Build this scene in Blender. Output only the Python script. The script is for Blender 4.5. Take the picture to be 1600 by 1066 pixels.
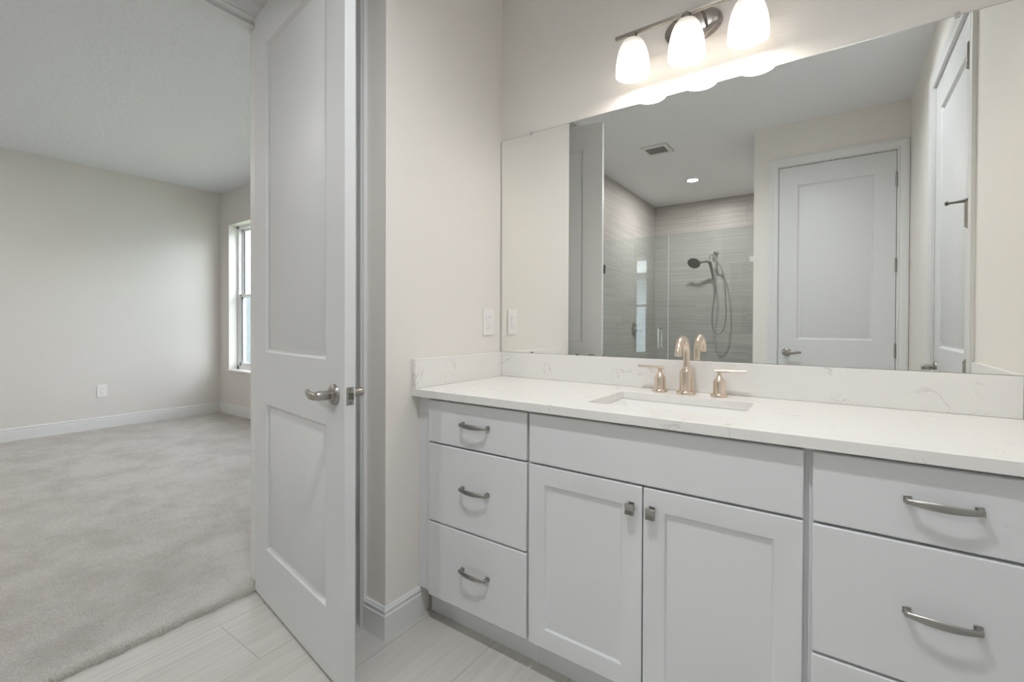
import bpy, bmesh, math, random
from mathutils import Vector, Matrix

random.seed(7)
for _o in list(bpy.data.objects):
    bpy.data.objects.remove(_o, do_unlink=True)
SC = bpy.context.scene
COL = SC.collection
PI = math.pi

# ------------------------------------------------------------------ camera
CAM_X, CAM_Y, CAM_Z = 1.3474, -1.8290, 1.1591
YAW, PITCH, ROLL, FPX, V0 = 0.61119, 0.00809, 0.00351, 721.2, 511.8
cam_data = bpy.data.cameras.new('camera')
cam = bpy.data.objects.new('camera', cam_data)
COL.objects.link(cam)
SC.camera = cam
cam_data.sensor_fit = 'HORIZONTAL'
cam_data.sensor_width = 36.0
cam_data.lens = FPX / 1600 * 36.0
cam_data.shift_y = -(533 - V0) / 1600
cam_data.clip_start = 0.02
_s, _c = math.sin(YAW), math.cos(YAW)
_r = Vector((_c, _s, 0)); _f = Vector((-_s, _c, 0)); _u = Vector((0, 0, 1))
_f2 = math.cos(PITCH) * _f - math.sin(PITCH) * _u
_u2 = math.cos(PITCH) * _u + math.sin(PITCH) * _f
_r3 = math.cos(ROLL) * _r + math.sin(ROLL) * _u2
_u3 = math.cos(ROLL) * _u2 - math.sin(ROLL) * _r
_m = Matrix((_r3, _u3, -_f2)).transposed().to_4x4()
_m.translation = (CAM_X, CAM_Y, CAM_Z)
cam.matrix_world = _m

# ------------------------------------------------------------------ light levels
SKY_STRENGTH = 2.35
SUN_STRENGTH = 2.0
SHADE_GLOW = 2.3
BULB_WATTS = 2.6
ADDED_LAMP_GLOW = 25.0
SPOT_MAIN_WATTS = 82.0
SPOT_SIDE_WATTS = 22.0
SPOT_CONE = 160.0
BEDROOM_FILL_GLOW = 420.0
SHOWER_GLOW = 700.0
WARM = (1.0, 0.925, 0.84)
ADDED_LAMP_COLOUR = (0.94, 0.975, 1.0)

world = bpy.data.worlds.new('world')
SC.world = world
world.use_nodes = True
_nt = world.node_tree
for n in list(_nt.nodes):
    _nt.nodes.remove(n)
_sky = _nt.nodes.new('ShaderNodeTexSky')
_sky.sky_type = 'NISHITA'
_sky.sun_disc = False
_sky.sun_elevation = math.radians(48)
_sky.sun_rotation = math.radians(200)
_sky.air_density = 1.0
_sky.dust_density = 2.5
_sky.ozone_density = 1.0
_hs = _nt.nodes.new('ShaderNodeHueSaturation')
_hs.inputs['Saturation'].default_value = 0.15
_bg = _nt.nodes.new('ShaderNodeBackground')
_bg.inputs['Strength'].default_value = SKY_STRENGTH
_wo = _nt.nodes.new('ShaderNodeOutputWorld')
_nt.links.new(_sky.outputs[0], _hs.inputs['Color'])
_nt.links.new(_hs.outputs[0], _bg.inputs['Color'])
_nt.links.new(_bg.outputs[0], _wo.inputs['Surface'])

_sl = bpy.data.lights.new('sun', 'SUN')
_sl.energy = SUN_STRENGTH
_sl.angle = math.radians(1.0)
sun = bpy.data.objects.new('sun', _sl)
COL.objects.link(sun)
sun.rotation_euler = Vector((0.45, 0.75, -0.9)).to_track_quat('-Z', 'Y').to_euler()

SC.view_settings.view_transform = 'Standard'
SC.view_settings.look = 'None'
SC.view_settings.gamma = 1.0
SC.view_settings.use_curve_mapping = False
SC.view_settings.exposure = 0.24
SC.cycles.max_bounces = 14
SC.cycles.diffuse_bounces = 7
SC.cycles.glossy_bounces = 6
SC.cycles.transparent_max_bounces = 16
SC.cycles.sample_clamp_indirect = 6.0

# ------------------------------------------------------------------ materials
def nodes(name):
    m = bpy.data.materials.new(name)
    m.use_nodes = True
    nt = m.node_tree
    b = nt.nodes.get('Principled BSDF')
    return m, nt, b


def N(nt, t, **kw):
    n = nt.nodes.new(t)
    for k, v in kw.items():
        if k in n.inputs:
            n.inputs[k].default_value = v
        else:
            setattr(n, k, v)
    return n


def plain(name, col, rough=0.5, metal=0.0, spec=0.5, bump=None, coat=0.0, aniso=0.0):
    m, nt, b = nodes(name)
    b.inputs['Base Color'].default_value = (*col, 1)
    b.inputs['Roughness'].default_value = rough
    b.inputs['Metallic'].default_value = metal
    b.inputs['Specular IOR Level'].default_value = spec
    b.inputs['Coat Weight'].default_value = coat
    b.inputs['Anisotropic'].default_value = aniso
    if bump:
        scale, dist, detail = bump
        tc = N(nt, 'ShaderNodeTexCoord')
        no = N(nt, 'ShaderNodeTexNoise', Scale=scale, Detail=detail, Roughness=0.5)
        bp = N(nt, 'ShaderNodeBump', Strength=1.0, Distance=dist)
        nt.links.new(tc.outputs['Object'], no.inputs['Vector'])
        nt.links.new(no.outputs['Fac'], bp.inputs['Height'])
        nt.links.new(bp.outputs['Normal'], b.inputs['Normal'])
    return m


M = {}
M['wall'] = plain('greige_wall_paint', (0.775, 0.742, 0.702), 0.7, bump=(130, 0.0009, 2.0))
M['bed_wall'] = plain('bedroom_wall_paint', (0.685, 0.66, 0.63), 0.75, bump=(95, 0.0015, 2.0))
M['ceiling'] = plain('white_ceiling_paint', (0.79, 0.80, 0.82), 0.85, bump=(60, 0.002, 2.0))
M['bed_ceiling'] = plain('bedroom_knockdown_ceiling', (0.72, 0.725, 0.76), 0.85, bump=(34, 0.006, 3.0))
M['trim'] = plain('white_trim_paint', (0.72, 0.723, 0.722), 0.38)
M['door'] = plain('white_door_paint', (0.67, 0.677, 0.685), 0.42)
M['cabinet'] = plain('white_cabinet_lacquer', (0.71, 0.715, 0.725), 0.35)
M['carcass'] = plain('grey_white_carcass', (0.70, 0.70, 0.70), 0.5)
M['nickel'] = plain('brushed_nickel', (0.41, 0.39, 0.365), 0.30, 1.0)
M['pull'] = plain('satin_nickel_pull', (0.40, 0.385, 0.36), 0.34, 1.0)
M['gold'] = plain('champagne_bronze', (0.78, 0.67, 0.56), 0.27, 1.0)
M['lamp_nickel'] = plain('lamp_brushed_nickel', (0.40, 0.365, 0.33), 0.26, 1.0)
M['clamp'] = plain('clamp_reflection_and_seal', (0.88, 0.88, 0.88), 0.35, 0.2)  # pale colour stands in for bright reflections on chrome clamps; seal shares it
M['chrome'] = plain('chrome', (0.82, 0.82, 0.82), 0.08, 1.0)
M['dark'] = plain('dark_recess', (0.03, 0.03, 0.03), 0.6)
M['darkmetal'] = plain('dark_nickel', (0.23, 0.22, 0.20), 0.35, 1.0)
M['plastic'] = plain('white_plastic', (0.82, 0.81, 0.79), 0.35)
M['slot'] = plain('slot_grey', (0.45, 0.44, 0.42), 0.6)
M['ceramic'] = plain('white_ceramic', (0.86, 0.85, 0.83), 0.12, coat=0.3)
M['vinyl'] = plain('white_vinyl', (0.84, 0.85, 0.86), 0.4)
M['gasket'] = plain('black_gasket', (0.05, 0.06, 0.07), 0.6)
M['sill'] = plain('cream_sill_stone', (0.80, 0.78, 0.74), 0.3)
M['reveal'] = plain('white_reveal_paint', (0.80, 0.79, 0.76), 0.7)
M['vent'] = plain('vent_white', (0.74, 0.74, 0.73), 0.5)
M['vent_shade'] = plain('vent_shadow_grey', (0.16, 0.16, 0.16), 0.7)  # dark colour paints the shade behind vent openings
M['vent_slat_shade'] = plain('vent_slat_shade_grey', (0.30, 0.30, 0.30), 0.7)  # slats darkened: the recess shade is put into their colour
M['clip'] = plain('clear_plastic_clip', (0.55, 0.54, 0.52), 0.12)
M['mirror_edge'] = plain('mirror_edge', (0.55, 0.55, 0.53), 0.3, 0.7)
M['stucco'] = plain('pale_stucco', (0.36, 0.40, 0.44), 0.85, bump=(30, 0.01, 2.0))
M['slate'] = plain('blue_grey_render', (0.12, 0.14, 0.148), 0.85, bump=(30, 0.01, 2.0))
M['roof'] = plain('grey_shingle', (0.30, 0.31, 0.33), 0.9)
M['soffit'] = plain('white_soffit', (0.86, 0.88, 0.90), 0.6)
M['shutter'] = plain('grey_shutter', (0.42, 0.45, 0.48), 0.6)
M['bark'] = plain('brown_bark', (0.16, 0.11, 0.08), 0.9)
M['hose'] = plain('steel_hose', (0.45, 0.45, 0.44), 0.3, 1.0)

# mirror silver
m, nt, b = nodes('mirror_silver')
b.inputs['Base Color'].default_value = (0.96, 0.965, 0.942, 1)
b.inputs['Metallic'].default_value = 1.0
b.inputs['Roughness'].default_value = 0.0
M['mirror'] = m


def glass(name, tint, f0):
    m = bpy.data.materials.new(name)
    m.use_nodes = True
    nt = m.node_tree
    for n in list(nt.nodes):
        nt.nodes.remove(n)
    out = N(nt, 'ShaderNodeOutputMaterial')
    lw = N(nt, 'ShaderNodeLayerWeight', Blend=0.5)
    p5 = N(nt, 'ShaderNodeMath', operation='POWER')
    p5.inputs[1].default_value = 5.0
    ma = N(nt, 'ShaderNodeMath', operation='MULTIPLY_ADD')
    ma.inputs[1].default_value = 1 - f0
    ma.inputs[2].default_value = f0
    tr = N(nt, 'ShaderNodeBsdfTransparent')
    tr.inputs['Color'].default_value = (*tint, 1)
    gl = N(nt, 'ShaderNodeBsdfGlossy')
    gl.inputs['Roughness'].default_value = 0.0
    gl.inputs['Color'].default_value = (0.95, 1.0, 1.0, 1)
    mx = N(nt, 'ShaderNodeMixShader')
    nt.links.new(lw.outputs['Facing'], p5.inputs[0])
    nt.links.new(p5.outputs[0], ma.inputs[0])
    nt.links.new(ma.outputs[0], mx.inputs[0])
    nt.links.new(tr.outputs[0], mx.inputs[1])
    nt.links.new(gl.outputs[0], mx.inputs[2])
    nt.links.new(mx.outputs[0], out.inputs['Surface'])
    return m


M['shower_glass'] = glass('shower_glass', (0.93, 0.965, 0.965), 0.055)
M['window_glass'] = glass('window_glass', (0.95, 0.975, 0.985), 0.04)


def emit(name, col, strength):
    m = bpy.data.materials.new(name)
    m.use_nodes = True
    nt = m.node_tree
    for n in list(nt.nodes):
        nt.nodes.remove(n)
    out = N(nt, 'ShaderNodeOutputMaterial')
    e = N(nt, 'ShaderNodeEmission')
    e.inputs['Color'].default_value = (*col, 1)
    e.inputs['Strength'].default_value = strength
    nt.links.new(e.outputs[0], out.inputs['Surface'])
    return m


M['lens'] = emit('added_downlight_lens', ADDED_LAMP_COLOUR, ADDED_LAMP_GLOW)
M['bedroom_fill_lens'] = emit('bedroom_fill_lens_glow', (1.0, 0.94, 0.87), BEDROOM_FILL_GLOW)
M['shower_lens'] = emit('shower_downlight_lens', (1.0, 0.99, 0.97), SHOWER_GLOW)
M['bulb'] = emit('bulb_glow', WARM, 14.0)

# frosted shade: white glass that glows from the bulb inside it
m, nt, b = nodes('frosted_shade_glass')
b.inputs['Base Color'].default_value = (0.62, 0.60, 0.57, 1)
b.inputs['Roughness'].default_value = 0.35
b.inputs['Emission Color'].default_value = (1.0, 0.92, 0.82, 1)
tc = N(nt, 'ShaderNodeTexCoord')
sx = N(nt, 'ShaderNodeSeparateXYZ')
mr = N(nt, 'ShaderNodeMapRange')
mr.interpolation_type = 'SMOOTHSTEP'
mr.inputs['From Min'].default_value = 0.128
mr.inputs['From Max'].default_value = 0.015
mr.inputs['To Min'].default_value = 0.14
mr.inputs['To Max'].default_value = 1.0
mu = N(nt, 'ShaderNodeMath', operation='MULTIPLY')
mu.inputs[1].default_value = SHADE_GLOW
nt.links.new(tc.outputs['Object'], sx.inputs[0])
nt.links.new(sx.outputs['Z'], mr.inputs['Value'])
nt.links.new(mr.outputs[0], mu.inputs[0])
nt.links.new(mu.outputs[0], b.inputs['Emission Strength'])
M['shade'] = m

# quartz
m, nt, b = nodes('veined_quartz')
tc = N(nt, 'ShaderNodeTexCoord')
n1 = N(nt, 'ShaderNodeTexNoise', Scale=5.5, Detail=3.0, Roughness=0.55, Distortion=1.4)
s1 = N(nt, 'ShaderNodeMath', operation='SUBTRACT'); s1.inputs[1].default_value = 0.5
a1 = N(nt, 'ShaderNodeMath', operation='ABSOLUTE')
r1 = N(nt, 'ShaderNodeMapRange')
r1.inputs['From Min'].default_value = 0.0; r1.inputs['From Max'].default_value = 0.016
r1.inputs['To Min'].default_value = 1.0; r1.inputs['To Max'].default_value = 0.0
n2 = N(nt, 'ShaderNodeTexNoise', Scale=9.0, Detail=2.0)
r2 = N(nt, 'ShaderNodeMapRange')
r2.inputs['From Min'].default_value = 0.5; r2.inputs['From Max'].default_value = 0.66
mm = N(nt, 'ShaderNodeMath', operation='MULTIPLY')
m3 = N(nt, 'ShaderNodeMath', operation='MULTIPLY'); m3.inputs[1].default_value = 0.55
mixc = N(nt, 'ShaderNodeMix', data_type='RGBA')
mixc.inputs[6].default_value = (0.80, 0.785, 0.76, 1)
mixc.inputs[7].default_value = (0.50, 0.48, 0.46, 1)
nt.links.new(tc.outputs['Object'], n1.inputs['Vector'])
nt.links.new(tc.outputs['Object'], n2.inputs['Vector'])
nt.links.new(n1.outputs['Fac'], s1.inputs[0]); nt.links.new(s1.outputs[0], a1.inputs[0])
nt.links.new(a1.outputs[0], r1.inputs['Value']); nt.links.new(n2.outputs['Fac'], r2.inputs['Value'])
nt.links.new(r1.outputs[0], mm.inputs[0]); nt.links.new(r2.outputs[0], mm.inputs[1])
nt.links.new(mm.outputs[0], m3.inputs[0]); nt.links.new(m3.outputs[0], mixc.inputs[0])
nt.links.new(mixc.outputs[2], b.inputs['Base Color'])
b.inputs['Roughness'].default_value = 0.22
M['quartz'] = m


def tile_material(name, order, width, height, ox, oy, base, streak, grout, s_scale, rough, streak_amt):
    """brick pattern; 'order' picks which object axes run along / across the tiles"""
    m, nt, b = nodes(name)
    tc = N(nt, 'ShaderNodeTexCoord')
    sp = N(nt, 'ShaderNodeSeparateXYZ')
    cb = N(nt, 'ShaderNodeCombineXYZ')
    nt.links.new(tc.outputs['Object'], sp.inputs[0])
    ad = []
    for k, ax in enumerate(order):
        a = N(nt, 'ShaderNodeMath', operation='ADD')
        a.inputs[1].default_value = (ox, oy)[k]
        nt.links.new(sp.outputs[ax], a.inputs[0])
        nt.links.new(a.outputs[0], cb.inputs[k])
        ad.append(a)
    br = N(nt, 'ShaderNodeTexBrick', offset=0.35, offset_frequency=2, squash=1.0)
    br.inputs['Scale'].default_value = 1.0
    br.inputs['Brick Width'].default_value = width
    br.inputs['Row Height'].default_value = height
    br.inputs['Mortar Size'].default_value = 0.0017
    br.inputs['Mortar Smooth'].default_value = 0.2
    br.inputs['Color1'].default_value = (0.0, 0.0, 0.0, 1)
    br.inputs['Color2'].default_value = (1.0, 1.0, 1.0, 1)
    nt.links.new(cb.outputs[0], br.inputs['Vector'])
    # streaks along the tile
    sc = N(nt, 'ShaderNodeVectorMath', operation='MULTIPLY')
    sc.inputs[1].default_value = (s_scale[0], s_scale[1], 1)
    nt.links.new(cb.outputs[0], sc.inputs[0])
    of = N(nt, 'ShaderNodeVectorMath', operation='ADD')
    sc2 = N(nt, 'ShaderNodeVectorMath', operation='MULTIPLY')
    sc2.inputs[1].default_value = (9, 9, 9)
    nt.links.new(br.outputs['Color'], sc2.inputs[0])
    nt.links.new(sc.outputs[0], of.inputs[0]); nt.links.new(sc2.outputs[0], of.inputs[1])
    no = N(nt, 'ShaderNodeTexNoise', Scale=1.0, Detail=4.0, Roughness=0.55, Distortion=0.0)
    nt.links.new(of.outputs[0], no.inputs['Vector'])
    mr = N(nt, 'ShaderNodeMapRange')
    mr.inputs['From Min'].default_value = 0.3; mr.inputs['From Max'].default_value = 0.7
    mr.inputs['To Max'].default_value = streak_amt
    nt.links.new(no.outputs['Fac'], mr.inputs['Value'])
    mx = N(nt, 'ShaderNodeMix', data_type='RGBA')
    mx.inputs[6].default_value = (*base, 1); mx.inputs[7].default_value = (*streak, 1)
    nt.links.new(mr.outputs[0], mx.inputs[0])
    mg = N(nt, 'ShaderNodeMix', data_type='RGBA')
    mg.inputs[7].default_value = (*grout, 1)
    nt.links.new(br.outputs['Fac'], mg.inputs[0]); nt.links.new(mx.outputs[2], mg.inputs[6])
    nt.links.new(mg.outputs[2], b.inputs['Base Color'])
    b.inputs['Roughness'].default_value = rough
    iv = N(nt, 'ShaderNodeMath', operation='SUBTRACT'); iv.inputs[0].default_value = 1.0
    nt.links.new(br.outputs['Fac'], iv.inputs[1])
    bp = N(nt, 'ShaderNodeBump', Strength=0.6, Distance=0.0015)
    nt.links.new(iv.outputs[0], bp.inputs['Height'])
    nt.links.new(bp.outputs['Normal'], b.inputs['Normal'])
    return m


M['floor'] = tile_material('porcelain_plank_floor', ('Y', 'X'), 1.22, 0.305, 1.03, 0.88,
                           (0.59, 0.57, 0.535), (0.47, 0.45, 0.42), (0.40, 0.385, 0.36), (2.2, 70.0), 0.33, 0.75)
M['tile_back'] = tile_material('linear_shower_tile_back', ('X', 'Z'), 0.61, 0.305, 0.58, 0.05,
                               (0.53, 0.505, 0.475), (0.375, 0.355, 0.335), (0.36, 0.34, 0.32), (0.9, 75.0), 0.38, 1.0)
M['tile_side'] = tile_material('linear_shower_tile_side', ('Y', 'Z'), 0.61, 0.305, 0.2, 0.05,
                               (0.53, 0.505, 0.475), (0.375, 0.355, 0.335), (0.36, 0.34, 0.32), (0.9, 75.0), 0.38, 1.0)

# carpet
m, nt, b = nodes('cut_pile_carpet')
tc = N(nt, 'ShaderNodeTexCoord')
n1 = N(nt, 'ShaderNodeTexNoise', Scale=3.4, Detail=5.0, Roughness=0.7, Distortion=0.2)
n2 = N(nt, 'ShaderNodeTexNoise', Scale=190.0, Detail=2.0, Roughness=0.7)
n3 = N(nt, 'ShaderNodeTexNoise', Scale=46.0, Detail=2.0, Roughness=0.6)
c1 = N(nt, 'ShaderNodeMix', data_type='RGBA')
c1.inputs[6].default_value = (0.53, 0.49, 0.45, 1); c1.inputs[7].default_value = (0.65, 0.61, 0.57, 1)
c2 = N(nt, 'ShaderNodeMix', data_type='RGBA', blend_type='MULTIPLY')
mr = N(nt, 'ShaderNodeMapRange')
mr.inputs['From Min'].default_value = 0.36; mr.inputs['From Max'].default_value = 0.58
mr2 = N(nt, 'ShaderNodeMapRange')
mr2.inputs['From Min'].default_value = 0.3; mr2.inputs['From Max'].default_value = 0.62
mr2.inputs['To Min'].default_value = 0.72; mr2.inputs['To Max'].default_value = 1.06
for n in (n1, n2, n3):
    nt.links.new(tc.outputs['Object'], n.inputs['Vector'])
nt.links.new(n1.outputs['Fac'], mr.inputs['Value']); nt.links.new(mr.outputs[0], c1.inputs[0])
nt.links.new(n2.outputs['Fac'], mr2.inputs['Value'])
c2.inputs[0].default_value = 1.0
nt.links.new(c1.outputs[2], c2.inputs[6]); nt.links.new(mr2.outputs[0], c2.inputs[7])
nt.links.new(c2.outputs[2], b.inputs['Base Color'])
b.inputs['Roughness'].default_value = 1.0
b.inputs['Specular IOR Level'].default_value = 0.1
b.inputs['Sheen Weight'].default_value = 0.25
ad = N(nt, 'ShaderNodeMath', operation='ADD')
nt.links.new(n2.outputs['Fac'], ad.inputs[0]); nt.links.new(n3.outputs['Fac'], ad.inputs[1])
bp = N(nt, 'ShaderNodeBump', Strength=0.9, Distance=0.012)
nt.links.new(ad.outputs[0], bp.inputs['Height']); nt.links.new(bp.outputs['Normal'], b.inputs['Normal'])
M['carpet'] = m

# lawn and leaves
m, nt, b = nodes('lawn_grass')
tc = N(nt, 'ShaderNodeTexCoord'); n1 = N(nt, 'ShaderNodeTexNoise', Scale=14.0, Detail=5.0)
cr = N(nt, 'ShaderNodeMix', data_type='RGBA')
cr.inputs[6].default_value = (0.11, 0.14, 0.09, 1); cr.inputs[7].default_value = (0.21, 0.24, 0.17, 1)
nt.links.new(tc.outputs['Object'], n1.inputs['Vector']); nt.links.new(n1.outputs['Fac'], cr.inputs[0])
nt.links.new(cr.outputs[2], b.inputs['Base Color']); b.inputs['Roughness'].default_value = 0.9
M['lawn'] = m
M['leaf'] = plain('green_leaf', (0.20, 0.32, 0.14), 0.6)
M['pink'] = plain('pink_leaf', (0.55, 0.30, 0.33), 0.6)

# ------------------------------------------------------------------ mesh helpers
WM = {}


class MB:
    def __init__(self):
        self.bm = bmesh.new()

    def face(self, pts, smooth=False):
        vs = [self.bm.verts.new(p) for p in pts]
        f = self.bm.faces.new(vs)
        f.smooth = smooth
        return f

    def box(self, x0, x1, y0, y1, z0, z1):
        v = [self.bm.verts.new((x, y, z)) for x in (x0, x1) for y in (y0, y1) for z in (z0, z1)]
        for q in ((0, 1, 3, 2), (4, 6, 7, 5), (0, 4, 5, 1), (2, 3, 7, 6), (0, 2, 6, 4), (1, 5, 7, 3)):
            self.bm.faces.new([v[i] for i in q])
        return self

    def prism(self, poly, axis, a0, a1):
        """extrude a polygon (list of 2-tuples in the two other axes, in order) along an axis"""
        def mk(p, a):
            if axis == 'x': return (a, p[0], p[1])
            if axis == 'y': return (p[0], a, p[1])
            return (p[0], p[1], a)
        A = [self.bm.verts.new(mk(p, a0)) for p in poly]
        B = [self.bm.verts.new(mk(p, a1)) for p in poly]
        n = len(poly)
        self.bm.faces.new(A); self.bm.faces.new(B[::-1])
        for i in range(n):
            self.bm.faces.new((A[i], B[i], B[(i + 1) % n], A[(i + 1) % n]))
        return self

    def lathe(self, profile, origin=(0, 0, 0), axis=(0, 0, 1), n=32, cap=True):
        """profile: (r, h) along axis"""
        ax = Vector(axis).normalized()
        t = Vector((1, 0, 0)) if abs(ax.x) < 0.9 else Vector((0, 1, 0))
        e1 = ax.cross(t).normalized(); e2 = ax.cross(e1)
        o = Vector(origin)
        rings = []
        for r, h in profile:
            if r < 1e-6:
                rings.append([self.bm.verts.new(o + ax * h)])
            else:
                rings.append([self.bm.verts.new(o + ax * h + (e1 * math.cos(2 * PI * k / n) + e2 * math.sin(2 * PI * k / n)) * r) for k in range(n)])
        for a, bb in zip(rings, rings[1:]):
            for k in range(n):
                k2 = (k + 1) % n
                if len(a) == 1 and len(bb) == 1: continue
                if len(a) == 1: f = self.bm.faces.new((a[0], bb[k], bb[k2]))
                elif len(bb) == 1: f = self.bm.faces.new((a[k], bb[0], a[k2]))
                else: f = self.bm.faces.new((a[k], bb[k], bb[k2], a[k2]))
                f.smooth = True
        if cap:
            if len(rings[0]) > 1: self.bm.faces.new(rings[0])
            if len(rings[-1]) > 1: self.bm.faces.new(rings[-1][::-1])
        return self

    def tube(self, pts, r, n=14, sect=None, up=(0, 0, 1), cap=True):
        """sweep along pts; r a number or one per point; sect: list of (a,b) half sizes per point for an oval section"""
        pts = [Vector(p) for p in pts]
        rings = []
        for i, p in enumerate(pts):
            d = (pts[min(i + 1, len(pts) - 1)] - pts[max(i - 1, 0)]).normalized()
            if i == 0:
                u = Vector(up)
                if abs(u.dot(d)) > 0.95: u = Vector((1, 0, 0)) if abs(d.x) < 0.9 else Vector((0, 1, 0))
            u = (u - d * u.dot(d)).normalized()
            w = d.cross(u)
            if sect: ra, rb = sect[i]
            else:
                ra = rb = (r[i] if isinstance(r, (list, tuple)) else r)
            rings.append([self.bm.verts.new(p + u * ra * math.cos(2 * PI * k / n) + w * rb * math.sin(2 * PI * k / n)) for k in range(n)])
        for a, bb in zip(rings, rings[1:]):
            for k in range(n):
                f = self.bm.faces.new((a[k], bb[k], bb[(k + 1) % n], a[(k + 1) % n])); f.smooth = True
        if cap:
            self.bm.faces.new(rings[0][::-1]); self.bm.faces.new(rings[-1])
        return self

    def build(self, name, mat, parent=None, local=False, bevel=0.0, seg=2, angle=35):
        bmesh.ops.remove_doubles(self.bm, verts=self.bm.verts, dist=1e-6)
        bmesh.ops.recalc_face_normals(self.bm, faces=self.bm.faces)
        me = bpy.data.meshes.new(name)
        if parent is not None and not local:
            self.bm.transform(WM[parent].inverted())
        self.bm.to_mesh(me); self.bm.free()
        me.materials.append(M[mat] if isinstance(mat, str) else mat)
        o = bpy.data.objects.new(name, me)
        COL.objects.link(o)
        if parent is not None:
            o.parent = parent
            WM[o] = WM[parent]
        else:
            WM[o] = Matrix.Identity(4)
        me.set_sharp_from_angle(angle=math.radians(40))
        if bevel > 0:
            md = o.modifiers.new('bevel', 'BEVEL')
            md.width = bevel; md.segments = seg; md.limit_method = 'ANGLE'; md.angle_limit = math.radians(angle)
        return o


def tag(o, label=None, cat=None, group=None, kind=None):
    if label: o['label'] = label
    if cat: o['category'] = cat
    if group: o['group'] = group
    if kind: o['kind'] = kind
    return o


def thing(name, label, cat, loc=(0, 0, 0), rz=0.0, group=None, kind=None):
    o = bpy.data.objects.new(name, None)
    COL.objects.link(o)
    o.empty_display_size = 0.05
    o.location = loc; o.rotation_euler = (0, 0, rz)
    WM[o] = Matrix.Translation(loc) @ Matrix.Rotation(rz, 4, 'Z')
    return tag(o, label, cat, group, kind)


def box(x0, x1, y0, y1, z0, z1):
    return MB().box(x0, x1, y0, y1, z0, z1)


def struct(name, mb, mat, label, cat, **kw):
    return tag(mb.build(name, mat, **kw), label, cat, kind='structure')


# ------------------------------------------------------------------ room shell
ZC = 2.806
XR = 1.785          # right wall face
YB = -2.597         # far wall (seen in the mirror)
XD = -0.686         # doorway wall, bathroom face
XD2 = -0.800        # doorway wall, bedroom face
XBL = -5.107        # bedroom left wall face
YBW = 0.872         # bedroom window wall face
YW = -0.711         # end of partition beside the vanity
YSB = -4.675        # shower back wall
XSL = -0.744        # shower side wall
DOOR_H = 2.438
OPEN_Z = 2.455

struct('floor', box(XD - 0.012, XR + 0.1, YSB - 0.1, 0.1, -0.08, 0.0), 'floor',
       'pale beige porcelain plank tile floor of the bathroom', 'floor')

# carpet with a soft rounded edge at the doorway
mb = MB()
prof = [(XBL - 0.02, -0.02), (XBL - 0.02, 0.02)]
edge = [(-0.735, 0.022), (-0.716, 0.024), (-0.702, 0.022), (-0.694, 0.015), (-0.690, 0.006), (-0.690, -0.02)]
ys = [-1.66 + i * (0.87 / 40) for i in range(41)]
rows = []
for i, y in enumerate(ys):
    wob = 0.004 * math.sin(i * 0.9) + 0.003 * math.sin(i * 2.3 + 1) + random.uniform(-0.0015, 0.0015)
    rows.append([mb.bm.verts.new((XD2 - 0.02, y, 0.02))] + [mb.bm.verts.new((x + wob, y, z + 0.4 * wob)) for x, z in edge])
for a, bb in zip(rows, rows[1:]):
    for k in range(len(a) - 1):
        f = mb.bm.faces.new((a[k], a[k + 1], bb[k + 1], bb[k])); f.smooth = True
mb.box(XBL - 0.02, XD2 - 0.019, -3.62, YBW + 0.02, -0.06, 0.02)
struct('floor_bedroom', mb, 'carpet', 'light beige cut pile carpet covering the bedroom floor', 'carpet')

struct('ceiling', box(-0.80, XR + 0.1, YSB - 0.1, 0.1, ZC, ZC + 0.15), 'ceiling',
       'flat white bathroom ceiling seen in the mirror', 'ceiling')
struct('ceiling_bedroom', box(XBL - 0.1, -0.8005, -3.7, YBW + 0.3, ZC, ZC + 0.15), 'bed_ceiling',
       'textured pale grey bedroom ceiling', 'ceiling')

struct('ceiling_closet', box(-0.80, -0.12, 0.1005, YBW + 0.3, ZC, ZC + 0.15), 'ceiling', 'ceiling of the linen closet', 'ceiling')
struct('wall_vanity', box(-0.115, XR + 0.1, 0.0, 0.12, 0, ZC), 'wall',
       'greige wall behind the mirror and vanity light', 'wall')
struct('wall_partition', box(-0.115, 0.0, YW, -0.0005, 0, ZC), 'wall',
       'greige wall at the left end of the vanity with the outlet', 'wall')

# right wall with door opening
RD0, RD1 = -0.730, -1.575        # near / far edge of the right-hand door
mb = MB()
mb.box(XR, XR + 0.115, RD0 + 0.02, 0.0, 0, ZC)
mb.box(XR, XR + 0.115, YB - 0.1, RD1 - 0.02, 0, ZC)
mb.box(XR, XR + 0.115, RD1 - 0.02, RD0 + 0.02, OPEN_Z + 0.018, ZC)
struct('wall_right', mb, 'wall', 'greige wall at the right end of the vanity with a closed door', 'wall')

# far wall with door opening
XW2 = 0.770
D2A, D2B = 0.956, 1.709
mb = MB()
mb.box(XW2, D2A - 0.02, YB - 0.115, YB, 0, ZC)
mb.box(D2B + 0.02, XR - 0.0005, YB - 0.115, YB, 0, ZC)
mb.box(D2A - 0.02, D2B + 0.02, YB - 0.115, YB, OPEN_Z + 0.018, ZC)
struct('wall_back', mb, 'wall', 'greige wall beside the shower holding the closed single-door seen in the mirror', 'wall')

# doorway wall between bathroom and bedroom
OY0, OY1 = -0.806, -1.622        # clear opening
mb = MB()
mb.box(XD2, XD, -2.66, OY1 - 0.018, 0, ZC)
mb.box(XD2, XD, OY0 + 0.018, YBW + 0.0, 0, ZC)
mb.box(XD2, XD, OY1 - 0.018, OY0 + 0.018, OPEN_Z + 0.016, ZC)
struct('wall_doorway', mb, 'wall', 'wall between bathroom and bedroom around the open doorway', 'wall')

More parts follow.
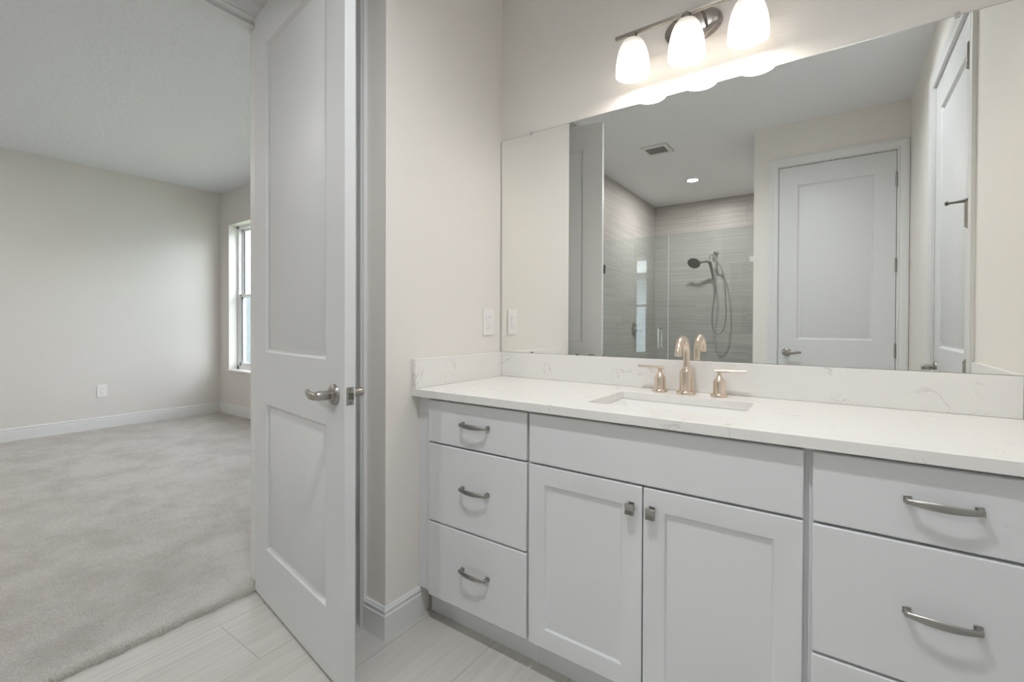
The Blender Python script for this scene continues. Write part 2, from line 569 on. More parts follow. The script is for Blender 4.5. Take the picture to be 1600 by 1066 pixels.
# closet front beside the doorway
CX0, CX1 = -0.612, -0.178
mb = MB()
mb.box(XD + 0.0005, CX0 - 0.018, YW, YW + 0.1, 0, ZC)
mb.box(CX1 + 0.018, -0.1155, YW, YW + 0.1, 0, ZC)
mb.box(CX0 - 0.018, CX1 + 0.018, YW, YW + 0.1, OPEN_Z + 0.016, ZC)
struct('wall_closet', mb, 'wall', 'narrow wall around the linen closet behind the open door', 'wall')

# shower walls
struct('wall_shower_back', box(XSL - 0.1, XW2 + 0.1, YSB - 0.1, YSB, 0, ZC), 'tile_back',
       'grey beige linear tile wall behind the hand shower', 'wall')
struct('wall_shower_side', box(XSL - 0.055, XSL, YSB, -2.66, 0, ZC), 'tile_side',
       'grey beige linear tile wall carrying the shower valve', 'wall')
struct('wall_shower_end', box(XW2, XW2 + 0.08, YSB, YB - 0.1155, 0, ZC), 'tile_side',
       'tile wall of the shower behind the far wall corner', 'wall')

# bedroom walls
struct('wall_bedroom_left', box(XBL - 0.1, XBL, -3.7, YBW + 0.2, 0, ZC), 'bed_wall',
       'long pale greige bedroom wall with the low outlet', 'wall')
struct('wall_bedroom_back', box(XBL, XD2, -3.7, -3.6, 0, ZC), 'bed_wall',
       'bedroom wall opposite the windows', 'wall')
struct('wall_bedroom_side', box(XD2 - 0.02, XD2, -3.6, -2.66, 0, ZC), 'bed_wall',
       'bedroom wall backing the shower', 'wall')
W1A, W1B = -4.885, -3.97
W2A, W2B = -2.30, -1.385
W3A, W3B = -3.60, -2.685  # unseen middle window, added to let in more light
WZ0, WZ1 = 0.575, 2.385
mb = MB()
YWO = YBW + 0.20
mb.box(XBL, W1A, YBW, YWO, 0, ZC)
mb.box(W1B, W3A, YBW, YWO, 0, ZC)
mb.box(W3B, W2A, YBW, YWO, 0, ZC)
mb.box(W2B, XD + 0.6, YBW, YWO, 0, ZC)
for a, c in ((W1A, W1B), (W3A, W3B), (W2A, W2B)):
    mb.box(a, c, YBW, YWO, 0, WZ0 - 0.02)
    mb.box(a, c, YBW, YWO, WZ1, ZC)
struct('wall_window', mb, 'bed_wall', 'bedroom wall holding the tall windows', 'wall')


# ------------------------------------------------------------------ windows
def window(idx, a, c, label):
    w = thing('window_%d' % idx, label, 'window', ((a + c) / 2, YBW, WZ0), kind='structure')
    yf = YBW + 0.105                 # face of the vinyl frame
    mb = MB()                        # plaster reveal lining
    mb.box(a, a + 0.006, YBW + 0.002, yf, WZ0, WZ1)
    mb.box(c - 0.006, c, YBW + 0.002, yf, WZ0, WZ1)
    mb.box(a, c, YBW + 0.002, yf, WZ1 - 0.006, WZ1)
    mb.build('reveal', 'reveal', w)
    box(a - 0.006, c + 0.006, YBW - 0.022, yf, WZ0 - 0.022, WZ0).build('sill', 'sill', w, bevel=0.004)
    mb = MB()
    x0, x1, z0, z1 = a + 0.006, c - 0.006, WZ0, WZ1 - 0.006
    fw = 0.034
    for q in ((x0, x0 + fw, z0, z1), (x1 - fw, x1, z0, z1), (x0, x1, z0, z0 + 0.045), (x0, x1, z1 - fw, z1)):
        mb.box(q[0], q[1], yf, yf + 0.08, q[2], q[3])
    mb.build('frame', 'vinyl', w, bevel=0.003)
    zm = 1.487
    for nm, za, zb, yo in (('upper_sash', zm - 0.01, z1 - fw, 0.042), ('lower_sash', z0 + 0.045, zm + 0.028, 0.012)):
        mb = MB()
        xa, xb = x0 + fw, x1 - fw
        sw = 0.030
        y0, y1 = yf + yo, yf + yo + 0.028
        for q in ((xa, xa + sw, za, zb), (xb - sw, xb, za, zb), (xa, xb, za, za + sw + 0.006), (xa, xb, zb - sw, zb)):
            mb.box(q[0], q[1], y0, y1, q[2], q[3])
        s = mb.build(nm, 'vinyl', w, bevel=0.002)
        mb = MB()
        g0, g1, gz0, gz1 = xa + sw, xb - sw, za + sw + 0.006, zb - sw
        for q in ((g0, g0 + 0.006, gz0, gz1), (g1 - 0.006, g1, gz0, gz1)):
            mb.box(q[0], q[1], y0 + 0.006, y1 - 0.006, q[2], q[3])
        mb.build('gasket', 'gasket', s)
        box(g0, g1, y0 + 0.011, y0 + 0.016, gz0, gz1).build('pane', 'window_glass', s)
    pl = bpy.data.lights.new('window_portal', 'AREA')
    pl.shape = 'RECTANGLE'; pl.size = c - a; pl.size_y = WZ1 - WZ0
    pl.cycles.is_portal = True
    po = bpy.data.objects.new('window_portal', pl)
    COL.objects.link(po)
    po.location = ((a + c) / 2, YBW + 0.21, (WZ0 + WZ1) / 2)
    po.rotation_euler = (-PI / 2, 0, 0)
    return w


window(1, W1A, W1B, 'tall white bedroom window partly hidden by the open door')
window(3, W3A, W3B, 'unseen middle window added for more bedroom daylight, behind the open door')
window(2, W2A, W2B, 'bedroom window seen only as a bright strip reflected in the shower glass')


# ------------------------------------------------------------------ baseboards and casings
def base_poly(t=0.015, h=0.118):
    return [(0, 0), (t, 0), (t, h * 0.76), (t * 0.78, h * 0.79), (t * 0.78, h * 0.83), (t * 0.9, h * 0.86), (t * 0.9, h * 0.92), (t * 0.62, h * 0.945), (t * 0.6, h * 0.985), (t * 0.5, h), (0, h)]


def baseboard(name, p0, p1, nrm, label, h=0.118, z=0.0):
    """run from p0 to p1 against a wall whose outward normal is nrm"""
    p0 = Vector((*p0, z)); p1 = Vector((*p1, z)); nv = Vector((*nrm, 0))
    mb = MB()
    A = [mb.bm.verts.new(p0 + nv * (a + 0.0003) + Vector((0, 0, b))) for a, b in base_poly(h=h)]
    B = [mb.bm.verts.new(p1 + nv * (a + 0.0003) + Vector((0, 0, b))) for a, b in base_poly(h=h)]
    n = len(A)
    mb.bm.faces.new(A); mb.bm.faces.new(B[::-1])
    for i in range(n):
        mb.bm.faces.new((A[i], B[i], B[(i + 1) % n], A[(i + 1) % n]))
    return struct(name, mb, 'trim', label, 'baseboard')


# baseboard wrapping the partition end (one L-shaped run)
mb = MB()
bp_ = base_poly()
ring = []
for base, dirs in (((-0.107, YW), (0, -1)), ((0.0, YW), (1, -1)), ((0.0, -0.545), (1, 0))):
    ring.append([mb.bm.verts.new((base[0] + dirs[0] * (a + 0.0003), base[1] + dirs[1] * (a + 0.0003), b)) for a, b in bp_])
for A, B in zip(ring, ring[1:]):
    for i in range(len(A)):
        mb.bm.faces.new((A[i], B[i], B[(i + 1) % len(A)], A[(i + 1) % len(A)]))
mb.bm.faces.new(ring[0]); mb.bm.faces.new(ring[-1][::-1])
struct('baseboard_partition', mb, 'trim', 'white moulded baseboard turning the wall corner beside the vanity', 'baseboard')
baseboard('baseboard_bedroom_left', (XBL, -3.6), (XBL, YBW), (1, 0), 'long white baseboard below the bedroom outlet wall', 0.125, 0.018)
baseboard('baseboard_bedroom_window', (XBL + 0.015, YBW), (XD2, YBW), (0, -1), 'white baseboard below the bedroom window', 0.125, 0.018)
baseboard('baseboard_bedroom_doorway', (XD2, OY1 - 0.09), (XD2, -2.66), (-1, 0), 'white baseboard on the bedroom side of the doorway wall', 0.125, 0.018)
baseboard('baseboard_back', (XW2, YB), (D2A - 0.082, YB), (0, 1), 'short white baseboard between shower and far door', 0.118)
baseboard('baseboard_right', (XR, RD1 - 0.085), (XR, YB), (-1, 0), 'white baseboard on the right wall beyond its door', 0.118)
baseboard('baseboard_doorway', (XD, OY1 - 0.085), (XD, -2.64), (1, 0), 'white baseboard on the doorway wall towards the shower', 0.118)


def casing_poly(w):
    """profile across the casing: (distance from opening, height off the wall)"""
    return [(0, 0), (0, 0.010), (w * 0.12, 0.012), (w * 0.2, 0.009), (w * 0.55, 0.014), (w * 0.66, 0.018), (w * 0.8, 0.019), (w * 0.86, 0.016), (w, 0.015), (w, 0)]


def casing(mb, along, a0, a1, ztop, plane, nrm, w=0.066, rev=0.005, wl=None, wr=None):
    """mitred door casing. along: 'x' or 'y'; opening a0<a1; wall face at 'plane' with outward sign nrm"""
    pl = casing_poly(w)
    n = len(pl)

    def P(a, z, h):
        q = plane + nrm * (h + 0.0003)
        return (a, q, z) if along == 'x' else (q, a, z)
    rings = []
    for side, (aa, sg) in enumerate(((a0 - rev, -1), (a0 - rev, -1), (a1 + rev, 1), (a1 + rev, 1))):
        ws = (wl if sg < 0 else wr) or w
        rings.append([mb.bm.verts.new(P(aa + sg * d * ws / w, 0.0 if side in (0, 3) else ztop + rev + d, h)) for d, h in pl])
    for A, B in zip(rings, rings[1:]):
        for i in range(n):
            mb.bm.faces.new((A[i], B[i], B[(i + 1) % n], A[(i + 1) % n]))
    mb.bm.faces.new(rings[0]); mb.bm.faces.new(rings[-1][::-1])


def jamb(mb, along, a0, a1, ztop, p0, p1, stop=None):
    t = 0.018
    def B(u0, u1, z0, z1, q0=p0, q1=p1):
        if along == 'x': mb.box(u0, u1, q0, q1, z0, z1)
        else: mb.box(q0, q1, u0, u1, z0, z1)
    B(a0 - t, a0, 0, ztop + t); B(a1, a1 + t, 0, ztop + t); B(a0, a1, ztop, ztop + t)
    if stop:
        s0, s1 = stop
        B(a0, a0 + 0.011, 0, ztop, s0, s1); B(a1 - 0.011, a1, 0, ztop, s0, s1); B(a0 + 0.011, a1 - 0.011, ztop - 0.011, ztop, s0, s1)


# trim_1: doorway to the bedroom
mb = MB()
jamb(mb, 'y', OY1, OY0, OPEN_Z, XD2 - 0.002, XD + 0.002, (XD2 + 0.03, XD - 0.040))
casing(mb, 'y', OY1, OY0, OPEN_Z, XD, 1)
casing(mb, 'y', OY1, OY0, OPEN_Z, XD2, -1)
struct('trim_1', mb, 'trim', 'white jamb and casing of the open bedroom doorway', 'door casing')
# trim_2: far door seen in the mirror
mb = MB()
jamb(mb, 'x', D2A - 0.003, D2B + 0.003, OPEN_Z, YB - 0.117, YB + 0.001, (YB - 0.08, YB - 0.042))
casing(mb, 'x', D2A - 0.003, D2B + 0.003, OPEN_Z, YB, 1, 0.070, wr=0.064)
struct('trim_2', mb, 'trim', 'white casing round the closed far door facing the mirror', 'door casing')
# trim_3: right-hand door
mb = MB()
jamb(mb, 'y', RD1 - 0.003, RD0 + 0.003, OPEN_Z, XR - 0.001, XR + 0.117, (XR + 0.042, XR + 0.08))
casing(mb, 'y', RD1 - 0.003, RD0 + 0.003, OPEN_Z, XR, -1, 0.070)
struct('trim_3', mb, 'trim', 'white casing round the door in the right wall', 'door casing')
# trim_4: linen closet
mb = MB()
jamb(mb, 'x', CX0, CX1, OPEN_Z, YW - 0.001, YW + 0.102, (YW + 0.045, YW + 0.08))
casing(mb, 'x', CX0, CX1, OPEN_Z, YW, -1, 0.066)
struct('trim_4', mb, 'trim', 'white casing of the linen closet just behind the open door', 'door casing')


# ------------------------------------------------------------------ doors
def door_slab(w, h, t=0.035, stile=0.130, panels=((0.218, 0.815), (1.028, 2.285))):
    """two-panel moulded door; hinge edge x=0, faces at y=0 and y=t"""
    mb = MB()
    steps = [(0.0, 0.0), (0.006, 0.0070), (0.012, 0.0135), (0.015, 0.0135), (0.030, 0.0072), (0.046, 0.0008)]
    for yface, sg in ((0.0, 1), (t, -1)):
        y = yface
        xs = (0, stile, w - stile, w)
        zs = [0] + [z for p in panels for z in p] + [h]
        for i in range(3):
            for j in range(len(zs) - 1):
                if i == 1 and j % 2 == 1:
                    continue
                mb.face([(xs[i], y, zs[j]), (xs[i + 1], y, zs[j]), (xs[i + 1], y, zs[j + 1]), (xs[i], y, zs[j + 1])])
        for z0, z1 in panels:
            prev = None
            for ins, dep in steps:
                r = [(xs[1] + ins, y + sg * dep, z0 + ins), (xs[2] - ins, y + sg * dep, z0 + ins),
                     (xs[2] - ins, y + sg * dep, z1 - ins), (xs[1] + ins, y + sg * dep, z1 - ins)]
                if prev:
                    for k in range(4):
                        mb.face([prev[k], prev[(k + 1) % 4], r[(k + 1) % 4], r[k]])
                prev = r
            mb.face(prev)
    zs = [0] + [z for p in panels for z in p] + [h]
    for j in range(len(zs) - 1):
        mb.face([(0, 0, zs[j]), (0, t, zs[j]), (0, t, zs[j + 1]), (0, 0, zs[j + 1])])
        mb.face([(w, 0, zs[j]), (w, t, zs[j]), (w, t, zs[j + 1]), (w, 0, zs[j + 1])])
    xs = (0, stile, w - stile, w)
    for i in range(3):
        for z in (0, h):
            mb.face([(xs[i], 0, z), (xs[i + 1], 0, z), (xs[i + 1], t, z), (xs[i], t, z)])
    return mb


def lever(d, s, z, y, sg, w_dir):
    """lever handle on the face at y (outward -sg... sg=-1 faces -y); lever points along w_dir (+1/-1 in x)"""
    mb = MB()
    mb.lathe([(0.012, 0.004), (0.0125, 0.02), (0.0150, 0.024), (0.0150, 0.054), (0.0125, 0.060), (0.0, 0.061)], (s, y, z), (0, sg, 0), 20)
    pts, sec = [], []
    for i in range(17):
        k = i / 16
        px = s + w_dir * (-0.006 + 0.112 * k)
        py = y + sg * (0.050 + 0.010 * math.sin(k * PI * 1.0) - 0.004 * k)
        pz = z + 0.000 - 0.007 * math.sin(k * PI * 0.9) + 0.020 * k * k
        if k > 0.7: pz -= 0.016 * (k - 0.7) / 0.3
        pts.append((px, py, pz))
        hw = 0.0100 - 0.001 * k + 0.0035 * math.sin(k * PI)
        sec.append((hw if i < 16 else hw * 0.6, 0.0075 - 0.003 * k))
    mb.tube(pts, 0, 14, sec, up=(0, 0, 1))
    h = mb.build('lever_handle', 'nickel', d, local=True)
    tag(h, 'brushed nickel lever')
    MB().lathe([(0.0, 0.0), (0.033, 0.0), (0.033, 0.005), (0.029, 0.010), (0.016, 0.013), (0.014, 0.016), (0, 0.016)], (s, y, z), (0, sg, 0), 32).build('rosette', 'nickel', h, local=True)
    return h


def hinge(d, x, y, z, knuckle_y, leaf=True, stop=False, kr=0.0062):
    mb = MB()
    for k in range(5):
        mb.lathe([(kr, -0.050 + k * 0.0202), (kr, -0.050 + k * 0.0202 + 0.0190)], (x, knuckle_y, z), (0, 0, 1), 14)
    mb.lathe([(0.0, -0.056), (0.004, -0.055), (0.0045, 0.055), (0.0, 0.057)], (x, knuckle_y, z), (0, 0, 1), 12)
    if leaf:
        mb.box(x - 0.001, x + 0.0012, min(y, knuckle_y), max(y, knuckle_y), z - 0.05, z + 0.05)
    h = mb.build('hinge', 'nickel', d, local=True)
    tag(h, 'brushed nickel hinge')
    if stop:
        m2 = MB()
        m2.tube([(x, knuckle_y, z + 0.056), (x + 0.022, knuckle_y - 0.026, z + 0.058), (x + 0.045, knuckle_y - 0.052, z + 0.060)], [0.009, 0.006, 0.005], 10)
        m2.lathe([(0.009, 0), (0.009, 0.006), (0, 0.007)], (x + 0.045, knuckle_y - 0.052, z + 0.060), (0.6, -0.8, 0.1), 12)
        m2.build('door_stop', 'darkmetal', h, local=True)
    return h


DW = 0.811
# door_1: the open bedroom door. hinge line at the visible face's left edge, swung into the bathroom
d1 = thing('door_1', 'white two-panel door standing open beside the bedroom doorway, with a lever handle', 'door',
           (-0.685, -0.8433, 0.012), -0.15116, kind='structure')
door_slab(DW, DOOR_H).build('slab', 'door', d1, local=True, bevel=0.0008)
LZ = 0.9213
lever(d1, DW - 0.0665, LZ, 0.0, -1, -1)
lever(d1, DW - 0.0665, LZ, 0.035, 1, -1)
mb = box(DW - 0.001, DW + 0.0014, 0.0055, 0.0295, LZ - 0.0285, LZ + 0.0285)
lp = mb.build('latch_plate', 'pull', d1, local=True, bevel=0.001)
tag(lp, 'nickel latch plate in the door edge')
mb = MB()
mb.prism([(DW, 0.0105), (DW + 0.012, 0.0225), (DW + 0.012, 0.0245), (DW, 0.0245)], 'z', LZ - 0.010, LZ + 0.010)
mb.build('latch_bolt', 'darkmetal', lp, local=True)
mb = MB()
for zz in (-0.021, 0.021):
    mb.lathe([(0.0, 0.0004), (0.0035, 0.0008), (0.0025, 0.002), (0, 0.0021)], (DW + 0.001, 0.0175, LZ + zz), (1, 0, 0), 10)
mb.build('screw', 'darkmetal', lp, local=True)
for hz in (0.20, 0.86, 1.53, 2.21):
    hinge(d1, -0.003, 0.012, hz, 0.039)

# door_2: closed door facing the mirror (hinges on its right as seen in the mirror)
d2 = thing('door_2', 'closed white door with a lever handle facing the mirror, beside the shower', 'door', (D2B, YB - 0.005, 0.012), PI, kind='structure')
W2 = D2B - D2A
door_slab(W2, DOOR_H).build('slab', 'door', d2, local=True, bevel=0.0008)
lever(d2, W2 - 0.062, LZ, 0.0, -1, -1)
for hz in (0.25, 0.955, 1.59, 2.222):
    hinge(d2, 0.0, 0.0, hz, -0.008, leaf=False)

# door_3: closed door in the right wall
d3 = thing('door_3', 'closed white door in the right wall with a hinge-mounted stop', 'door', (XR + 0.005, RD0, 0.012), -PI / 2, kind='structure')
W3 = RD0 - RD1
door_slab(W3, DOOR_H).build('slab', 'door', d3, local=True, bevel=0.0008)
lever(d3, W3 - 0.062, LZ, 0.0, -1, -1)
for hz in (0.30, 0.955, 1.59, 2.222):
    hinge(d3, 0.004, 0.0, hz, -0.015, leaf=False, stop=(hz == 1.59), kr=0.0092)

# door_4: linen closet behind the open door
d4 = thing('door_4', 'narrow linen closet door hidden behind the open bedroom door', 'door', (CX0 + 0.003, YW + 0.008, 0.012), 0, kind='structure')
W4 = CX1 - CX0 - 0.006
door_slab(W4, DOOR_H, stile=0.09).build('slab', 'door', d4, local=True, bevel=0.0008)

# ------------------------------------------------------------------ vanity cabinets
YF = -0.545        # cabinet box front
YD = -0.565        # face of drawer fronts and doors
ZT = 0.8776        # underside of worktop
ZK = 0.118         # bottom of cabinet box


def pull(parent, cx, z, length):
    mb = MB()
    pts, sec = [], []
    n = 20
    for i in range(n + 1):
        k = i / n
        a = -1 + 2 * k
        px = cx + a * length / 2
        bow = 0.020 + 0.010 * (1 - a * a)
        py = YD - bow
        hw = 0.0052 + 0.0038 * (1 - a * a)
        pts.append((px, py, z)); sec.append((hw, 0.0035))
    mb.tube(pts, 0, 12, sec, up=(0, 0, 1))
    for sg in (-1, 1):
        px = cx + sg * (length / 2 - 0.002)
        mb.box(px - 0.0070, px + 0.0070, YD - 0.0035, YD - 0.0002, z - 0.0075, z + 0.0075)
        mb.box(px - 0.0048, px + 0.0048, YD - 0.0225, YD - 0.003, z - 0.0055, z + 0.0055)
    h = mb.build('handle', 'pull', parent, bevel=0.0012)
    tag(h, 'satin nickel arched pull')
    return h


def knob(parent, cx, z):
    mb = MB()
    mb.box(cx - 0.0085, cx + 0.0085, YD - 0.004, YD - 0.0002, z - 0.010, z + 0.016)
    mb.box(cx - 0.005, cx + 0.005, YD - 0.016, YD - 0.003, z - 0.006, z + 0.008)
    # slightly dished square face
    pr = [(-0.016, 0.022), (-0.0205, 0.022), (-0.0225, 0.0)]
    mb.prism([(YD - 0.014, z - 0.016), (YD - 0.0235, z - 0.0155), (YD - 0.0215, z - 0.005), (YD - 0.0215, z + 0.004), (YD - 0.0245, z + 0.012), (YD - 0.014, z + 0.0145)], 'x', cx - 0.0125, cx + 0.0125)
    h = mb.build('knob', 'nickel', parent, bevel=0.0012)
    tag(h, 'square satin nickel knob')
    return h


def slab_front(parent, name, x0, x1, z0, z1):
    return box(x0, x1, YD, YF - 0.0004, z0, z1).build(name, 'cabinet', parent, bevel=0.0035, seg=3)


def carcass(parent, x0, x1, rails=(0.7055, 0.4055), stile=None):
    mb = MB()
    t = 0.018
    mb.box(x0, x0 + t, YF, -0.001, ZK, ZT)
    mb.box(x1 - t, x1, YF, -0.001, ZK, ZT)
    mb.box(x0 + t, x1 - t, YF + 0.004, -0.001, ZK, ZK + t)
    mb.box(x0 + t, x1 - t, -0.012, -0.001, ZK + t, ZT)
    mb.box(x0 + t, x1 - t, YF + 0.003, YF + 0.02, ZT - 0.05, ZT)
    for zr in rails:
        mb.box(x0 + t, x1 - t, YF + 0.001, YF + 0.018, zr - 0.017, zr + 0.017)
    if stile:
        mb.box(stile - 0.02, stile + 0.02, YF + 0.001, YF + 0.018, ZK + t, rails[0] - 0.017)
    mb.build('body', 'cabinet', parent)
    box(x0, x1, -0.490, -0.474, 0.0, ZK).build('toe_kick', 'cabinet', parent)


def drawer_unit(label, x0, x1, pulls):
    c = thing('drawer_cabinet', label, 'cabinet', ((x0 + x1) / 2, -0.28, 0), group='drawer cabinets of the vanity')
    carcass(c, x0 - 0.003, x1 + 0.003) if x0 < 1 else carcass(c, x0 - 0.008, x1 + 0.003)
    for k, (z0, z1) in enumerate(((0.7085, 0.868), (0.4085, 0.7025), (0.118, 0.4025))):
        f = slab_front(c, 'drawer', x0, x1, z0, z1)
        box(x0 + 0.03, x1 - 0.03, YF + 0.001, -0.06, z0 + 0.025, z1 - 0.03).build('drawer_box', 'carcass', f)
        pull(f, (x0 + x1) / 2 + pulls[0], (0.796, 0.563, 0.269)[k], pulls[1])
    return c


cl = drawer_unit('three-drawer white vanity cabinet beside the open door and outlet wall', 0.072, 0.521, (0.009, 0.118))
mb = MB()
mb.box(0.0005, 0.0685, YF, YF + 0.018, ZK, ZT)
mb.box(0.0505, 0.0685, YF + 0.018, -0.02, ZK, ZT)
mb.box(0.0505, 0.0690, YF - 0.006, YF, ZK, ZT)
mb.build('filler_strip', 'cabinet', cl, bevel=0.001)
box(0.016, 0.069, -0.490, -0.474, 0.0, ZK).build('toe_kick', 'cabinet', cl)
cr_ = drawer_unit('three-drawer white vanity cabinet at the right end, right of the sink doors', 1.307, 1.748, (0.0, 0.112))
box(1.752, 1.7845, YF, YF + 0.018, ZK, ZT).build('filler_strip', 'cabinet', cr_)

cs = thing('sink_cabinet', 'white sink base cabinet with two shaker doors and a blank top panel', 'cabinet', (0.91, -0.28, 0))
carcass(cs, 0.5245, 1.2985, rails=(0.7055,), stile=0.9095)
slab_front(cs, 'false_front', 0.531, 1.290, 0.7085, 0.868)


def shaker_door(x0, x1, z0, z1, knob_x):
    mb = MB()
    r = 0.057
    xs = (x0, x0 + r, x1 - r, x1); zs = (z0, z0 + r, z1 - r, z1)
    y = YD
    for i in range(3):
        for j in range(3):
            if i == 1 and j == 1: continue
            mb.face([(xs[i], y, zs[j]), (xs[i + 1], y, zs[j]), (xs[i + 1], y, zs[j + 1]), (xs[i], y, zs[j + 1])])
    prev = None
    for ins, dep in ((0, 0), (0.004, 0.003), (0.006, 0.008)):
        q = [(xs[1] + ins, y + dep, zs[1] + ins), (xs[2] - ins, y + dep, zs[1] + ins), (xs[2] - ins, y + dep, zs[2] - ins), (xs[1] + ins, y + dep, zs[2] - ins)]
        if prev:
            for k in range(4):
                mb.face([prev[k], prev[(k + 1) % 4], q[(k + 1) % 4], q[k]])
        prev = q
    mb.face(prev)
    yb = YF - 0.0004
    for i in range(3):
        for j in range(3):
            mb.face([(xs[i], yb, zs[j]), (xs[i + 1], yb, zs[j]), (xs[i + 1], yb, zs[j + 1]), (xs[i], yb, zs[j + 1])])
        for zz in (z0, z1):
            mb.face([(xs[i], y, zz), (xs[i + 1], y, zz), (xs[i + 1], yb, zz), (xs[i], yb, zz)])
        for xx in (x0, x1):
            mb.face([(xx, y, zs[i]), (xx, y, zs[i + 1]), (xx, yb, zs[i + 1]), (xx, yb, zs[i])])
    d = mb.build('cabinet_door', 'cabinet', cs, bevel=0.002, seg=2, angle=60)
    knob(d, knob_x, 0.640)
    return d


shaker_door(0.5305, 0.9075, 0.118, 0.7025, 0.8775)
shaker_door(0.9115, 1.2895, 0.118, 0.7025, 0.9365)

# ------------------------------------------------------------------ worktop, splash, sink
YC = -0.586
ZC1 = 0.9052
SX0, SX1, SY0, SY1 = 0.688, 1.137, -0.461, -0.155
ct = thing('countertop', 'white veined quartz worktop running along the vanity, with a sink cutout', 'countertop', (0.89, -0.29, ZT))


def rrect(x0, x1, y0, y1, r, n=6):
    out = []
    for cx, cy, a in ((x1 - r, y1 - r, 0), (x0 + r, y1 - r, 90), (x0 + r, y0 + r, 180), (x1 - r, y0 + r, 270)):
        for k in range(n + 1):
            t = math.radians(a + 90 * k / n)
            out.append((cx + r * math.cos(t), cy + r * math.sin(t)))
    return out


mb = MB()
inner = rrect(SX0, SX1, SY0, SY1, 0.012)
corners = [(XR - 0.0005, -0.0005), (0.0005, -0.0005), (0.0005, YC), (XR - 0.0005, YC)]
m_ = 7
for z in (ZT, ZC1):
    for k in range(4):
        cv = (*corners[k], z)
        seg_ = inner[k * m_:(k + 1) * m_]
        mb.face([cv] + [(*p, z) for p in seg_])
        nx = inner[((k + 1) * m_) % len(inner)]
        mb.face([cv, (*seg_[-1], z), (*nx, z), (*corners[(k + 1) % 4], z)])
for lp_ in (corners, inner):
    for k in range(len(lp_)):
        a, c = lp_[k], lp_[(k + 1) % len(lp_)]
        mb.face([(*a, ZT), (*c, ZT), (*c, ZC1), (*a, ZC1)])
mb.build('worktop', 'quartz', ct, bevel=0.0025, seg=3)
ZS = 1.0215
tag(box(0.0205, XR - 0.0205, -0.020, -0.0005, ZC1 + 0.0002, ZS).build('backsplash', 'quartz', bevel=0.0015), 'long veined quartz backsplash strip under the mirror', 'backsplash')
tag(box(0.0005, 0.020, YC + 0.002, -0.0005, ZC1 + 0.0002, ZS).build('side_splash', 'quartz', bevel=0.0015), 'short quartz side splash against the outlet wall', 'side splash', 'side splashes of the vanity')
tag(box(XR - 0.020, XR - 0.0005, YC + 0.002, -0.0005, ZC1 + 0.0002, ZS).build('side_splash', 'quartz', bevel=0.0015), 'quartz side splash at the far right end of the worktop, showing in the mirror', 'side splash', 'side splashes of the vanity')

sk = thing('sink', 'white rectangular undermount sink below the worktop cutout', 'sink', ((SX0 + SX1) / 2, (SY0 + SY1) / 2, ZT - 0.15))
mb = MB()
e = 0.003
loops = [(rrect(SX0 - 0.028, SX1 + 0.028, SY0 - 0.028, SY1 + 0.028, 0.03), ZT - 0.0005), (rrect(SX0 - e, SX1 + e, SY0 - e, SY1 + e, 0.022), ZT - 0.0005),
         (rrect(SX0 + 0.002, SX1 - 0.002, SY0 + 0.002, SY1 - 0.002, 0.022), ZT - 0.006),
         (rrect(SX0 + 0.012, SX1 - 0.012, SY0 + 0.012, SY1 - 0.012, 0.03), ZT - 0.11),
         (rrect(SX0 + 0.03, SX1 - 0.03, SY0 + 0.03, SY1 - 0.03, 0.04), ZT - 0.138),
         (rrect(SX0 + 0.06, SX1 - 0.06, SY0 + 0.06, SY1 - 0.06, 0.04), ZT - 0.142)]
rings = [[mb.bm.verts.new((*p, z)) for p in lp_] for lp_, z in loops]
for A, B in zip(rings, rings[1:]):
    for i in range(len(A)):
        f = mb.bm.faces.new((A[i], A[(i + 1) % len(A)], B[(i + 1) % len(A)], B[i])); f.smooth = True
mb.bm.faces.new(rings[-1])
bo = mb.build('basin', 'ceramic', sk)
sm = bo.modifiers.new('solid', 'SOLIDIFY'); sm.thickness = 0.008; sm.offset = -1
MB().lathe([(0.0, 0.003), (0.012, 0.004), (0.022, 0.002), (0.030, 0.0015), (0.031, 0.0), (0, 0)], ((SX0 + SX1) / 2, -0.29, ZT - 0.142), (0, 0, 1), 28).build('drain', 'chrome', sk)

# ------------------------------------------------------------------ faucet
FX, FY = 0.903, -0.083
fa = thing('faucet', 'champagne bronze widespread faucet with gooseneck spout behind the sink', 'faucet', (FX, FY, ZC1))
mb = MB()
mb.lathe([(0.0, 0.0003), (0.034, 0.0003), (0.034, 0.009), (0.0325, 0.011), (0.0240, 0.0115), (0.0240, 0.080), (0.0230, 0.085), (0.0140, 0.094), (0.0125, 0.097), (0, 0.097)], (FX, FY, ZC1), n=40)
R = 0.054
ZA = 1.054
pts = [(FX, FY, ZC1 + 0.09), (FX, FY, ZC1 + 0.12), (FX, FY, ZA)]
for k in range(1, 19):
    t = PI * k / 18
    pts.append((FX, FY - R + R * math.cos(t), ZA + R * math.sin(t)))
pts.append((FX, FY - 2 * R - 0.001, ZA - 0.006))
mb.tube(pts, 0.0120, 20)
mb.build('spout', 'gold', fa)
for hx, sg in ((0.807, -1), (1.015, 1)):
    mb = MB()
    mb.lathe([(0.0, 0.0003), (0.0285, 0.0003), (0.0285, 0.008), (0.0272, 0.010), (0.0200, 0.0105), (0.0200, 0.052), (0.0190, 0.057), (0.0095, 0.071), (0.0075, 0.076), (0.0080, 0.086), (0.0, 0.087)], (hx, FY, ZC1), n=32)
    h = mb.build('handle', 'gold', fa)
    mb = MB()
    mb.tube([(hx - sg * 0.015, FY, ZC1 + 0.090), (hx + sg * 0.030, FY, ZC1 + 0.091), (hx + sg * 0.085, FY, ZC1 + 0.092)], 0, 16, [(0.0052, 0.0062)] * 3)
    mb.build('lever', 'gold', h)

